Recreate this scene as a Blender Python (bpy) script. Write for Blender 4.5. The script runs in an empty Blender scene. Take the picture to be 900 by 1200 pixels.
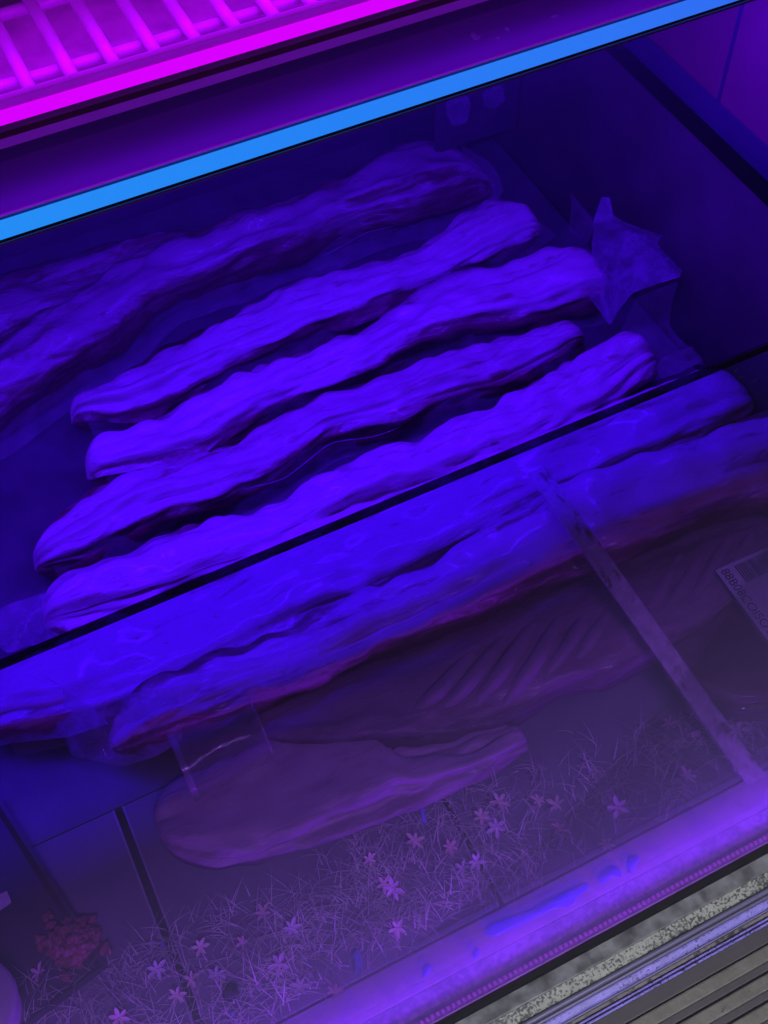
import bpy, bmesh, math, random
import numpy as np
from mathutils import Vector, Matrix, noise

sc = bpy.context.scene
COL = sc.collection

# ------------------------------------------------------------------ camera
ROT = Matrix(((0.8957229808364661, 0.37310035973424455, -0.24181907114124213),
              (-0.4442482076360051, 0.7290226997103674, -0.5207393141670835),
              (-0.01799643335866094, 0.5738658596511774, 0.8187515517623051)))
CAM = Vector((0, 0, 1.0))
cd = bpy.data.cameras.new('camera'); cam = bpy.data.objects.new('camera', cd); COL.objects.link(cam)
cd.sensor_width = 36; cd.lens = 41.1436; cd.clip_start = 0.01; cd.clip_end = 100
cam.matrix_world = Matrix.Translation(CAM) @ ROT.to_4x4()
sc.camera = cam
FOC = 1371.4518

def P(px, py, z):
    """point of the case at height z seen at photo pixel (px, py)"""
    r = ROT @ Vector((px - 450, -(py - 600), -FOC))
    return CAM + r * ((z - CAM.z) / r.z)

# ------------------------------------------------------------------ world, light, exposure
w = bpy.data.worlds.new('World'); sc.world = w; w.use_nodes = True
w.node_tree.nodes['Background'].inputs[0].default_value = (0.55, 0.40, 0.85, 1)
w.node_tree.nodes['Background'].inputs[1].default_value = 0.02
sc.view_settings.view_transform = 'Standard'
try: sc.view_settings.look = 'None'
except Exception: pass
sc.view_settings.exposure = 0; sc.view_settings.gamma = 1
sc.cycles.max_bounces = 8; sc.cycles.transparent_max_bounces = 24
sc.cycles.caustics_reflective = False; sc.cycles.caustics_refractive = False

def area(name, loc, direction, sx, sy, col, e):
    l = bpy.data.lights.new(name, 'AREA'); l.shape = 'RECTANGLE'; l.size = sx; l.size_y = sy
    l.color = col; l.energy = e
    o = bpy.data.objects.new(name, l); COL.objects.link(o)
    zax = -Vector(direction).normalized(); xax = Vector((1, 0, 0)); yax = zax.cross(xax).normalized()
    o.matrix_world = Matrix.Translation(Vector(loc)) @ Matrix((xax, yax, zax)).transposed().to_4x4()
    return o
TY, TZ = 0.690, 0.447          # axis of the blue tube
area('blue_tube_light', (0.03, TY, TZ - 0.0073), (0, 0, -1), 1.3, 0.0006, (0.066, 0.0, 1.0), 5.3)
area('fascia_fill_light', (0.03, TY + 0.002, TZ + 0.018), (0, 1, -0.2), 1.3, 0.004, (0.30, 0.0, 1.0), 0.30)  # unseen lamp added above the tube to brighten the fascia
area('magenta_shelf_light', (0.2, 0.770, 0.540), (0, 0.75, -0.60), 1.5, 0.01, (0.50, 0.0, 1.0), 2.0)
area('ledge_led_light', (0.2, 0.1880, 0.014), (0, 0.90, -0.42), 1.6, 0.004, (0.33, 0.02, 1.0), 1.05)
sl = area('shop_light', (0.25, -0.5, 1.6), (0, 0.60, -1.6), 1.6, 0.12, (0.86, 0.84, 1.0), 2.25)
sl.data.spread = math.radians(27)          # beam narrowed to keep this light off the cuts further back

# ------------------------------------------------------------------ helpers
def new_mat(name):
    m = bpy.data.materials.new(name); m.use_nodes = True
    nt = m.node_tree; return m, nt, nt.nodes['Principled BSDF']
def N(nt, t, **k):
    n = nt.nodes.new(t)
    for a, b in k.items(): setattr(n, a, b)
    return n
def ramp(nt, stops, interp='LINEAR'):
    r = N(nt, 'ShaderNodeValToRGB'); r.color_ramp.interpolation = interp
    els = r.color_ramp.elements
    while len(els) < len(stops): els.new(0.5)
    for e, (p, c) in zip(els, stops):
        e.position = p; e.color = (*c, 1) if len(c) == 3 else c
    return r
def coords(nt, scale=(1, 1, 1), rot=(0, 0, 0)):
    tc = N(nt, 'ShaderNodeTexCoord'); mp = N(nt, 'ShaderNodeMapping')
    mp.inputs['Scale'].default_value = scale; mp.inputs['Rotation'].default_value = rot
    nt.links.new(tc.outputs['Object'], mp.inputs[0]); return mp.outputs[0]
def ntex(nt, vec, scale, detail=5, rough=0.6, dist=0):
    t = N(nt, 'ShaderNodeTexNoise'); t.inputs['Scale'].default_value = scale
    t.inputs['Detail'].default_value = detail; t.inputs['Roughness'].default_value = rough
    t.inputs['Distortion'].default_value = dist
    nt.links.new(vec, t.inputs['Vector']); return t.outputs['Fac']
def bump(nt, bsdf, h, strength, dist):
    b = N(nt, 'ShaderNodeBump'); b.inputs['Strength'].default_value = strength
    b.inputs['Distance'].default_value = dist
    nt.links.new(h, b.inputs['Height']); nt.links.new(b.outputs[0], bsdf.inputs['Normal'])
def plain(name, col, rough=0.5, metal=0.0, var=0.25, scale=30, stretch=(1, 1, 1), bmp=0.15, coat=0):
    m, nt, b = new_mat(name)
    v = coords(nt, stretch); f = ntex(nt, v, scale)
    r = ramp(nt, [(0.3, tuple(c * (1 - var) for c in col)), (0.7, tuple(min(1, c * (1 + var)) for c in col))])
    nt.links.new(f, r.inputs[0]); nt.links.new(r.outputs[0], b.inputs['Base Color'])
    b.inputs['Roughness'].default_value = rough; b.inputs['Metallic'].default_value = metal
    b.inputs['Coat Weight'].default_value = coat
    bump(nt, b, f, bmp, 0.001)
    return m
def speck(name, base, dirt, lo, hi, scale=160, rough=0.5, metal=0.0, stretch=(1, 1, 1), big=6):
    m, nt, b = new_mat(name)
    v = coords(nt, stretch)
    f = ntex(nt, v, scale, 3, 0.55); g = ntex(nt, v, big * 4, 4, 0.6)
    add = N(nt, 'ShaderNodeMath', operation='MULTIPLY_ADD')
    nt.links.new(g, add.inputs[0]); add.inputs[1].default_value = 0.55
    nt.links.new(f, add.inputs[2])
    r = ramp(nt, [(lo, base), (hi, dirt)]); nt.links.new(add.outputs[0], r.inputs[0])
    h = ntex(nt, v, big * 10, 5, 0.6)
    mx = N(nt, 'ShaderNodeMix', data_type='RGBA', blend_type='MULTIPLY'); mx.inputs[0].default_value = 0.6
    r2 = ramp(nt, [(0.3, (0.45, 0.45, 0.43)), (0.65, (1, 1, 1))]); nt.links.new(h, r2.inputs[0])
    nt.links.new(r.outputs[0], mx.inputs[6]); nt.links.new(r2.outputs[0], mx.inputs[7])
    nt.links.new(mx.outputs[2], b.inputs['Base Color'])
    b.inputs['Roughness'].default_value = rough; b.inputs['Metallic'].default_value = metal
    bump(nt, b, add.outputs[0], 0.4, 0.0012)
    return m
def emit(name, col, s):
    m = bpy.data.materials.new(name); m.use_nodes = True; nt = m.node_tree
    nt.nodes.clear(); e = N(nt, 'ShaderNodeEmission'); o = N(nt, 'ShaderNodeOutputMaterial')
    e.inputs[0].default_value = (*col, 1); e.inputs[1].default_value = s
    nt.links.new(e.outputs[0], o.inputs[0]); return m
def film(name, alpha, col, rough=0.2, tint=(1, 1, 1), glossmix=0.5, scale=60):
    """thin clear plastic: mostly lets light through, a little milk, a sheen"""
    m = bpy.data.materials.new(name); m.use_nodes = True; nt = m.node_tree; nt.nodes.clear()
    o = N(nt, 'ShaderNodeOutputMaterial'); t = N(nt, 'ShaderNodeBsdfTransparent'); t.inputs[0].default_value = (*tint, 1)
    d = N(nt, 'ShaderNodeBsdfPrincipled'); d.inputs['Base Color'].default_value = (*col, 1)
    d.inputs['Roughness'].default_value = rough; d.inputs['Coat Weight'].default_value = glossmix
    v = coords(nt); f = ntex(nt, v, scale, 4)
    r = ramp(nt, [(0.3, (alpha * 0.5,) * 3), (0.7, (min(1, alpha * 1.5),) * 3)]); nt.links.new(f, r.inputs[0])
    bump(nt, d, f, 0.35, 0.003)
    mx = N(nt, 'ShaderNodeMixShader'); nt.links.new(r.outputs[0], mx.inputs[0])
    nt.links.new(t.outputs[0], mx.inputs[1]); nt.links.new(d.outputs[0], mx.inputs[2])
    nt.links.new(mx.outputs[0], o.inputs[0]); return m

def tag(o, label=None, cat=None, group=None, kind=None):
    if label: o['label'] = label
    if cat: o['category'] = cat
    if group: o['group'] = group
    if kind: o['kind'] = kind
    return o
def empty(name, loc, label, cat, group=None):
    o = bpy.data.objects.new(name, None); COL.objects.link(o); o.location = loc; o.empty_display_size = 0.02
    return tag(o, label, cat, group)
def link(name, me, mat, parent=None, smooth=False, loc=None):
    if mat is not None: me.materials.append(mat)
    o = bpy.data.objects.new(name, me); COL.objects.link(o)
    if smooth:
        me.polygons.foreach_set('use_smooth', [True] * len(me.polygons))
    if loc is not None:
        me.transform(Matrix.Translation(-Vector(loc))); o.location = loc
    if parent is not None:
        o.parent = parent
        # geometry is given in world coordinates; parents are unrotated
        base = Vector((0, 0, 0)); p = parent
        while p is not None: base += p.location; p = p.parent
        if loc is not None: o.location = Vector(loc) - base
        else: o.location = -base
    return o
def mesh(verts, faces, name='m'):
    me = bpy.data.meshes.new(name); me.from_pydata([tuple(v) for v in verts], [], faces); me.update(); return me
def box_bm(bm, lo, hi, bev=0.0):
    r = bmesh.ops.create_cube(bm, size=1)
    c = [(a + b) / 2 for a, b in zip(lo, hi)]; s = [b - a for a, b in zip(lo, hi)]
    for v in r['verts']: v.co = Vector((v.co.x * s[0] + c[0], v.co.y * s[1] + c[1], v.co.z * s[2] + c[2]))
    if bev:
        ed = list({e for v in r['verts'] for e in v.link_edges})
        bmesh.ops.bevel(bm, geom=ed, offset=bev, segments=2, affect='EDGES', profile=0.6)
def done(bm, name='m'):
    me = bpy.data.meshes.new(name); bmesh.ops.recalc_face_normals(bm, faces=bm.faces); bm.to_mesh(me); bm.free(); return me
def box(name, lo, hi, mat, parent=None, bev=0.001, loc=None):
    bm = bmesh.new(); box_bm(bm, lo, hi, bev); return link(name, done(bm), mat, parent, loc=loc)
def prism(name, prof, x0, x1, mat, parent=None, smooth=False):
    """profile of (y, z) points run along x"""
    n = len(prof); vs = [(x0, y, z) for y, z in prof] + [(x1, y, z) for y, z in prof]
    fs = [(i, (i + 1) % n, n + (i + 1) % n, n + i) for i in range(n)] + [tuple(range(n))[::-1], tuple(range(n, 2 * n))]
    me = mesh(vs, fs); bm = bmesh.new(); bm.from_mesh(me); bpy.data.meshes.remove(me)
    return link(name, done(bm), mat, parent, smooth)
def tube_mesh(pts, rads, seg=8, cap=True):
    pts = [Vector(p) for p in pts]; vs = []; fs = []
    if not hasattr(rads, '__len__'): rads = [rads] * len(pts)
    for i, p in enumerate(pts):
        d = (pts[min(i + 1, len(pts) - 1)] - pts[max(i - 1, 0)]).normalized()
        a = d.cross(Vector((0, 0, 1)))
        if a.length < 1e-4: a = d.cross(Vector((0, 1, 0)))
        a.normalize(); b = d.cross(a).normalized()
        for k in range(seg):
            t = 2 * math.pi * k / seg; vs.append(p + (a * math.cos(t) + b * math.sin(t)) * rads[i])
    for i in range(len(pts) - 1):
        for k in range(seg):
            k2 = (k + 1) % seg; fs.append((i * seg + k, i * seg + k2, (i + 1) * seg + k2, (i + 1) * seg + k))
    if cap:
        fs.append(tuple(range(seg))[::-1]); fs.append(tuple((len(pts) - 1) * seg + k for k in range(seg)))
    return mesh(vs, fs)
def smoothpath(pts, n):
    a = np.array([tuple(p) for p in pts], float); d = np.r_[0, np.cumsum(np.linalg.norm(np.diff(a, axis=0), axis=1))]
    s = np.linspace(0, d[-1], n); out = np.stack([np.interp(s, d, a[:, k]) for k in range(a.shape[1])], 1)
    for _ in range(3):
        out[1:-1] = out[1:-1] * 0.5 + (out[:-2] + out[2:]) * 0.25
    return [Vector(p) for p in out]

# ------------------------------------------------------------------ materials
M = {}
M['deck'] = plain('brushed_steel', (0.21, 0.19, 0.25), 0.42, 0.0, 0.16, 9, (1, 1, 1), 0.1)
M['deck_lip'] = plain('pale_steel_edge', (0.36, 0.33, 0.42), 0.35, 0.0, 0.2, 40)  # edges paler than the deck panels
M['well'] = plain('dark_well', (0.012, 0.010, 0.014), 0.7)
M['dark_wall'] = plain('dark_steel_wall', (0.10, 0.06, 0.09), 0.33, 0.0, 0.45, 7, (1, 1, 1), 0.08)
M['back_wall'] = plain('dark_back_wall', (0.07, 0.06, 0.10), 0.4, 0.0, 0.4, 6)
M['violet'] = plain('violet_paint', (0.36, 0.03, 0.16), 0.38, 0.0, 0.12, 12)
M['fascia'] = plain('violet_fascia_paint', (0.085, 0.014, 0.15), 0.4, 0.0, 0.18, 9, (0.3, 1, 1))
M['lip'] = plain('pale_pink_plastic', (0.34, 0.12, 0.30), 0.4, 0.0, 0.1, 30)
M['groove'] = plain('maroon_groove', (0.05, 0.006, 0.02), 0.5)
M['wire'] = plain('lilac_coated_wire', (0.48, 0.2, 0.54), 0.45, 0.0, 0.1, 40)
M['white'] = plain('white_plastic', (0.80, 0.78, 0.80), 0.45, 0.0, 0.06, 40)
M['black'] = plain('black_rubber', (0.008, 0.008, 0.010), 0.5, 0.0, 0.3, 60)
for n_ in ('Roughness', 'Specular IOR Level'): M['black'].node_tree.nodes['Principled BSDF'].inputs[n_].default_value = {'Roughness': 0.8, 'Specular IOR Level': 0.08}[n_]
M['ledge'] = speck('worn_white_ledge', (0.62, 0.56, 0.70), (0.42, 0.34, 0.58), 0.75, 0.95, 60, 0.3)
M['ridge'] = speck('wet_ridged_ledge', (0.60, 0.60, 0.72), (0.30, 0.27, 0.48), 0.70, 0.88, 240, 0.28)
M['trough'] = speck('grey_trough', (0.26, 0.27, 0.27), (0.05, 0.05, 0.05), 0.66, 0.95, 45, 0.4)
M['cream'] = speck('dirty_cream_rail', (0.35, 0.38, 0.30), (0.015, 0.013, 0.01), 0.74, 0.85, 420, 0.5)
M['alu'] = plain('brushed_aluminium', (0.17, 0.16, 0.27), 0.5, 0.25, 0.2, 20, (0.05, 4, 4))
M['rail_reflection'] = speck('speckled_rail_reflection', (0.27, 0.22, 0.78), (0.03, 0.025, 0.07), 0.86, 0.92, 520, 0.4, 0.0)  # lavender base paints the tube's violet reflection in the metal
M['tan'] = speck('dirty_tan_groove', (0.22, 0.20, 0.19), (0.03, 0.025, 0.02), 0.80, 0.9, 220, 0.6)
M['brown'] = plain('dark_brown_plastic', (0.05, 0.042, 0.042), 0.5, 0.0, 0.12, 25)
M['beige'] = speck('beige_slat_plastic', (0.16, 0.16, 0.118), (0.05, 0.06, 0.04), 0.98, 1.06, 160, 0.5)
M['tube'] = emit('blue_tube_glow', (0.022, 0.245, 1.0), 1.0)
def tube_tone(m):                                    # one end of the tube glows more cyan than the other
    nt = m.node_tree; tc = N(nt, 'ShaderNodeTexCoord'); sp_ = N(nt, 'ShaderNodeSeparateXYZ'); nt.links.new(tc.outputs['Object'], sp_.inputs[0])
    mr = N(nt, 'ShaderNodeMapRange'); mr.inputs[1].default_value = -0.1; mr.inputs[2].default_value = 0.68; nt.links.new(sp_.outputs[0], mr.inputs[0])
    r = ramp(nt, [(0.0, (0.02, 0.31, 1.0)), (0.5, (0.02, 0.24, 1.0)), (1.0, (0.035, 0.165, 1.0))]); nt.links.new(mr.outputs[0], r.inputs[0])
    e = next(n for n in nt.nodes if n.type == 'EMISSION'); nt.links.new(r.outputs[0], e.inputs[0])
tube_tone(M['tube'])
M['magenta'] = emit('magenta_strip_glow', (0.66, 0.0, 0.96), 1.15)
M['bead'] = emit('violet_led_bead', (0.62, 0.05, 0.95), 1.8)
M['ledbase'] = plain('led_tape', (0.35, 0.12, 0.6), 0.35)
M['film'] = film('clear_plastic_film', 0.16, (0.75, 0.70, 0.85), 0.18)
M['film2'] = film('crumpled_plastic_film', 0.36, (0.7, 0.4, 0.85), 0.16)
M['sleeve'] = film('milky_plastic_sleeve', 0.26, (0.7, 0.6, 0.75), 0.15, scale=25)
M['sleeve_rim'] = film('milky_sleeve_rim', 0.45, (0.7, 0.6, 0.75), 0.15)
def stain(m):
    nt = m.node_tree; d = next(n for n in nt.nodes if n.type == 'BSDF_PRINCIPLED'); v = coords(nt, (1.6, 0.8, 1)); f = ntex(nt, v, 55, 4, 0.6)
    r = ramp(nt, [(0.55, (0.82, 0.74, 0.86)), (0.64, (0.28, 0.14, 0.16))]); nt.links.new(f, r.inputs[0]); nt.links.new(r.outputs[0], d.inputs['Base Color']); return m
M['strip_reflection'] = film('stained_strip_reflection', 0.55, (0.62, 0.52, 0.66), 0.3, scale=90); stain(M['strip_reflection'])
M['puddle_reflection'] = plain('wet_puddle_reflection', (0.14, 0.0, 1.0), 0.25, 0.0, 0.1, 60, coat=0.6)  # blue base paints the tube's reflection in the puddles
M['drop'] = film('water_drop', 0.14, (0.8, 0.8, 0.9), 0.05)
M['grass'] = plain('reflected_grass', (0.60, 0.65, 0.55), 0.5, 0.0, 0.5, 25)
M['pink'] = plain('reflected_pink_petal', (0.95, 0.62, 0.95), 0.5, 0.0, 0.15, 200)
M['peach'] = plain('reflected_peach_petal', (0.92, 0.70, 0.70), 0.5, 0.0, 0.2, 200)
M['red'] = plain('reflected_rose_petal', (0.92, 0.5, 0.7), 0.5, 0.0, 0.2, 200)
M['blue_petal'] = plain('blue_petal', (0.26, 0.20, 0.85), 0.5, 0.0, 0.15, 200)
M['lilac'] = plain('reflected_lilac_petal', (0.80, 0.66, 0.95), 0.5, 0.0, 0.15, 200)
M['dark'] = plain('dark_bud', (0.02, 0.018, 0.03), 0.6)
M['tray'] = plain('black_foam_tray', (0.085, 0.065, 0.10), 0.45)
M['paper'] = plain('label_paper', (0.85, 0.85, 0.95), 0.5, 0.0, 0.06, 40)
M['ink'] = plain('label_ink', (0.03, 0.025, 0.06), 0.6)
M['bone'] = plain('rib_bone', (0.40, 0.21, 0.39), 0.5, 0.0, 0.2, 40)

def meat_mat(name, lean, mid, fat, coat=0.45, wr=0.20, thr=0.93):
    m, nt, b = new_mat(name)
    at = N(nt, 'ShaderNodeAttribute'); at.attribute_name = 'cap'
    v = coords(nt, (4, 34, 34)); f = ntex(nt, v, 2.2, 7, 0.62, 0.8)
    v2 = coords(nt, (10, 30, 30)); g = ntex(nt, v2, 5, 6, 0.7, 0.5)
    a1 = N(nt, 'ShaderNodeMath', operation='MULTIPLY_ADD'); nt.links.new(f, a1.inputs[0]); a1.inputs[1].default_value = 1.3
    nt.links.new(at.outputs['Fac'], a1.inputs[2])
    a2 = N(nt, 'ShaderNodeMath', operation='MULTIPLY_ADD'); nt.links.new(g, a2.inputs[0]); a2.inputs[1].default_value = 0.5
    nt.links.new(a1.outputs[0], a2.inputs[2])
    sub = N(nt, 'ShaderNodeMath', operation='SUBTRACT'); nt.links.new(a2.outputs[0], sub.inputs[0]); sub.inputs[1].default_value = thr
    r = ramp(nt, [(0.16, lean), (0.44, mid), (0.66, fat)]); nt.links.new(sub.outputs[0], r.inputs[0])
    nt.links.new(r.outputs[0], b.inputs['Base Color'])
    b.inputs['Roughness'].default_value = 0.48; b.inputs['Coat Weight'].default_value = coat; b.inputs['Coat Roughness'].default_value = 0.13
    h = N(nt, 'ShaderNodeMath', operation='ADD'); nt.links.new(f, h.inputs[0])
    v3 = coords(nt, (14, 40, 40)); k = ntex(nt, v3, 3, 4, 0.6, 1.2); nt.links.new(k, h.inputs[1])
    # sharp little creases of the clinging film
    v4 = coords(nt, (12, 22, 22), (0, 0, 0.5)); cr = ntex(nt, v4, 2.6, 3, 0.55, 1.5)
    c1 = N(nt, 'ShaderNodeMath', operation='SUBTRACT'); nt.links.new(cr, c1.inputs[0]); c1.inputs[1].default_value = 0.5
    c2 = N(nt, 'ShaderNodeMath', operation='ABSOLUTE'); nt.links.new(c1.outputs[0], c2.inputs[0])
    c3 = N(nt, 'ShaderNodeMapRange'); c3.inputs[2].default_value = 0.06; c3.inputs[3].default_value = 0.45; c3.inputs[4].default_value = 0.0
    nt.links.new(c2.outputs[0], c3.inputs[0])
    c4 = N(nt, 'ShaderNodeMath', operation='ADD'); nt.links.new(h.outputs[0], c4.inputs[0]); nt.links.new(c3.outputs[0], c4.inputs[1])
    bump(nt, b, c4.outputs[0], wr, 0.006)
    return m
M['fatty'] = meat_mat('fatty_meat', (0.17, 0.010, 0.08), (0.40, 0.07, 0.26), (0.86, 0.32, 0.82))
M['lean'] = meat_mat('lean_meat', thr=0.92, lean=(0.15, 0.008, 0.05), mid=(0.34, 0.05, 0.18), fat=(0.74, 0.24, 0.70))
M['shaded_backmeat'] = meat_mat('shaded_back_meat', (0.12, 0.008, 0.05), (0.28, 0.04, 0.16), (0.60, 0.18, 0.56))  # darker copy of the lean meat, paints the dim light at the back
M['pale'] = meat_mat('pale_meat', (0.28, 0.12, 0.26), (0.42, 0.23, 0.42), (0.58, 0.36, 0.58), 0.06, 0.15)
M['darkmeat'] = meat_mat('dark_red_meat', (0.07, 0.022, 0.035), (0.12, 0.045, 0.07), (0.2, 0.09, 0.13), 0.4)
M['ribs'] = meat_mat('rib_meat', (0.14, 0.04, 0.12), (0.26, 0.11, 0.24), (0.36, 0.18, 0.34), 0.1, 0.2)
M['mince'] = meat_mat('red_mince', (0.42, 0.12, 0.15), (0.70, 0.40, 0.42), (0.9, 0.7, 0.7), 0.5, 0.6)

# glass: violet tint and milky part paint the light's colour and a reflection veil
def glass_mat():
    m = bpy.data.materials.new('glass_painted_veil'); m.use_nodes = True; nt = m.node_tree; nt.nodes.clear()
    o = N(nt, 'ShaderNodeOutputMaterial'); t = N(nt, 'ShaderNodeBsdfTransparent'); t.inputs[0].default_value = (0.82, 0.63, 1.0, 1)
    d = N(nt, 'ShaderNodeBsdfDiffuse'); d.inputs[0].default_value = (0.46, 0.36, 0.95, 1)
    g = N(nt, 'ShaderNodeBsdfGlossy'); g.inputs['Roughness'].default_value = 0.03
    v = coords(nt); f = ntex(nt, v, 9, 6, 0.6)
    r = ramp(nt, [(0.3, (0.07,) * 3), (0.75, (0.10,) * 3)]); nt.links.new(f, r.inputs[0])
    mx = N(nt, 'ShaderNodeMixShader'); nt.links.new(r.outputs[0], mx.inputs[0]); nt.links.new(t.outputs[0], mx.inputs[1]); nt.links.new(d.outputs[0], mx.inputs[2])
    fr = N(nt, 'ShaderNodeFresnel'); fr.inputs[0].default_value = 1.45
    mul = N(nt, 'ShaderNodeMath', operation='MULTIPLY'); mul.inputs[1].default_value = 0.7; nt.links.new(fr.outputs[0], mul.inputs[0])
    m2 = N(nt, 'ShaderNodeMixShader'); nt.links.new(mul.outputs[0], m2.inputs[0]); nt.links.new(mx.outputs[0], m2.inputs[1]); nt.links.new(g.outputs[0], m2.inputs[2])
    nt.links.new(m2.outputs[0], o.inputs[0]); return m
M['glass'] = glass_mat()

# ------------------------------------------------------------------ the display case
XL, XR = -0.75, 1.3
case = empty('meat_display_case', (0.2, 0.6, -0.30), 'refrigerated meat display case with dark steel well and low front glass with painted violet veil', 'display case')
def D(d, z): return d * (1 - z)
# well and deck
box('well_floor', (XL, 0.2275, -0.05), (0.70, 1.2, -0.022), M['well'], case)
SA, SB = -0.0585, 0.204
for x0, x1, nm in ((XL, SA - 0.0035, 0), (SA + 0.0035, SB - 0.0022, 1), (SB + 0.0022, 0.70, 2)):
    pn = box('deck_panel', (x0, 0.2285, -0.018), (x1, 0.4555, 0), M['deck'], case, 0.0008)
    if nm > 0: box('raised_edge', (x0, 0.229, 0.0003), (x0 + 0.002, 0.455, 0.0016), M['deck_lip'], pn, 0.0003)
    if nm < 2: box('raised_edge', (x1 - 0.002, 0.229, 0.0003), (x1, 0.455, 0.0016), M['deck_lip'], pn, 0.0003)
M['rear_deck'] = plain('shaded_rear_steel', (0.13, 0.11, 0.16), 0.4, 0.0, 0.35, 14, (1, 1, 1), 0.1)  # deck steel darkened to paint the shade between the cuts
box('deck_panel', (XL, 0.457, -0.018), (0.70, 1.195, -0.002), M['rear_deck'], case, 0.0008)
box('back_panel', (XL, 1.20, -0.05), (0.70, 1.215, 0.62), M['back_wall'], case)
ep = box('end_panel', (0.702, 0.20, -0.05), (0.716, 1.198, 0.252), M['dark_wall'], case)
box('edge_gasket', (0.7005, 0.24, 0.2525), (0.718, 1.197, 0.2585), M['black'], ep, 0.0012)
sp = box('side_screen', (0.7195, 0.45, 0.2), (0.7295, 0.742, 0.80), M['violet'], case)
box('side_screen', (0.7195, 0.7445, 0.2), (0.7295, 0.868, 0.80), M['violet'], case)
box('side_screen', (0.7195, 0.8705, 0.2), (0.7295, 1.198, 0.80), M['violet'], case)
box('joint_bead', (0.7180, 0.7412, 0.259), (0.7215, 0.7453, 0.80), M['fascia'], sp, 0.0008)
box('screen_shade_strip', (0.7165, 0.24, 0.2590), (0.7193, 1.19, 0.288), M['fascia'], case, 0.0005)  # dark strip painting the shade band along the foot of the screen

# front glass
gb = Vector((0, 0.1738, 0.001)); gt = Vector((0, D(0.6465, 0.36), 0.36)); gd = (gt - gb).normalized(); gn = Vector((0, -gd.z, gd.y))
def gp(s, off): return gb + gd * s + gn * off
L = (gt - gb).length
prof = [gp(0, 0.0025), gp(L - 0.004, 0.0025), gp(L - 0.004, -0.0025), gp(0, -0.0025)]
gl = prism('front_glass', [(p.y, p.z) for p in prof], XL, XR, M['glass'], case)
prof = [gp(L - 0.0040, 0.0027), gp(L + 0.0004, 0.0027), gp(L + 0.0004, -0.0027), gp(L - 0.0040, -0.0027)]
M['trim'] = film('smoky_edge_trim', 0.62, (0.03, 0.015, 0.06), 0.3, (0.5, 0.4, 0.6), 0.2, 40)
prism('edge_trim', [(p.y, p.z) for p in prof], XL, XR, M['trim'], gl)
rnd = random.Random(4)
def on_glass(px, py):
    r = ROT @ Vector((px - 450, -(py - 600), -FOC)); q = gp(0, 0.0028)
    t = (q - CAM).dot(gn) / r.dot(gn); return CAM + r * t
bm = bmesh.new()
for cx, cy, sx, sy, n in ((868, 440, 30, 26, 80), (205, 775, 60, 45, 22), (640, 545, 60, 40, 24), (700, 640, 160, 120, 14), (60, 830, 60, 50, 10)):
    for _ in range(n):
        px, py = rnd.gauss(cx, sx), rnd.gauss(cy, sy)
        if py < 782 - 0.415 * px: continue
        p = on_glass(px, py); s = rnd.uniform(0.0003, 0.0009) * (1.4 if rnd.random() < 0.1 else 1)
        st = rnd.uniform(1, 2.6)
        m4 = Matrix.Translation(p) @ Matrix.Rotation(rnd.uniform(-0.6, 0.6), 4, gn) @ Matrix((Vector((1, 0, 0)), gd, gn)).transposed().to_4x4() @ Matrix.Diagonal((s * st, s, s * 0.5, 1))
        bmesh.ops.create_icosphere(bm, subdivisions=1, radius=1, matrix=m4)
tag(link('water_drops', done(bm), M['drop'], gl, True), kind='stuff')

# front ledge and rails, from the glass out to the bumper
def strip(name, d0, d1, z, mat, th=0.02, tilt=0.0, bev=0.0008):
    y0, y1 = D(d0, z), D(d1, z)
    bm = bmesh.new(); box_bm(bm, (XL, min(y0, y1), z - th), (XR, max(y0, y1), z), bev)
    if tilt:
        for v in bm.verts: v.co.z += tilt * (v.co.y - min(y0, y1))
    return link(name, done(bm), mat, case)
lg = strip('front_ledge', 0.2262, 0.1972, 0.0, M['ledge'])
strip('ridged_ledge', 0.1966, 0.1815, -0.0015, M['ridge'], tilt=0.10)
led = strip('led_tape', 0.1812, 0.1698, -0.003, M['ledbase'], 0.012)
strip('black_gasket', 0.1706, 0.1655, 0.0012, M['black'], 0.03, bev=0.0008)
strip('drip_trough', 0.1662, 0.1515, -0.010, M['trough'], 0.02)
strip('dirty_rail', 0.1532, 0.1405, -0.016, M['cream'], 0.03, tilt=0.25, bev=0.0015)
rod = tube_mesh([(XL, D(0.1378, -0.014), -0.014), (XR, D(0.1378, -0.014), -0.014)], 0.0023, 10)
link('metal_rod', rod, M['alu'], case, True)
rod = tube_mesh([(XL, D(0.1338, -0.017), -0.017), (XR, D(0.1338, -0.017), -0.017)], 0.0016, 10)
link('metal_rod', rod, M['alu'], case, True)
strip('speckled_rail', 0.1322, 0.1255, -0.018, M['rail_reflection'], 0.03, tilt=0.3, bev=0.0015)
strip('bright_edge', 0.1253, 0.1239, -0.0185, M['alu'], 0.03, bev=0.0005)
strip('tan_groove', 0.1240, 0.1195, -0.026, M['tan'], 0.03)
strip('bright_edge', 0.1197, 0.1182, -0.021, M['rail_reflection'], 0.03, bev=0.0005)
strip('tan_groove', 0.1183, 0.1166, -0.027, M['tan'], 0.03)
strip('bright_edge', 0.1168, 0.1150, -0.022, M['rail_reflection'], 0.03, bev=0.0005)
strip('bumper_slat', 0.1148, 0.1030, -0.026, M['brown'], 0.04)
d = 0.1018
for k in range(4):
    strip('bumper_slat', d, d - 0.0105, -0.024 - 0.002 * k, M['beige'], 0.04, bev=0.0012)
    strip('bumper_groove', d - 0.0108, d - 0.0165, -0.030 - 0.002 * k, M['brown'], 0.04)
    d -= 0.0182
strip('bumper_backing', 0.166, 0.03, -0.062, M['black'], 0.02)
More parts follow.
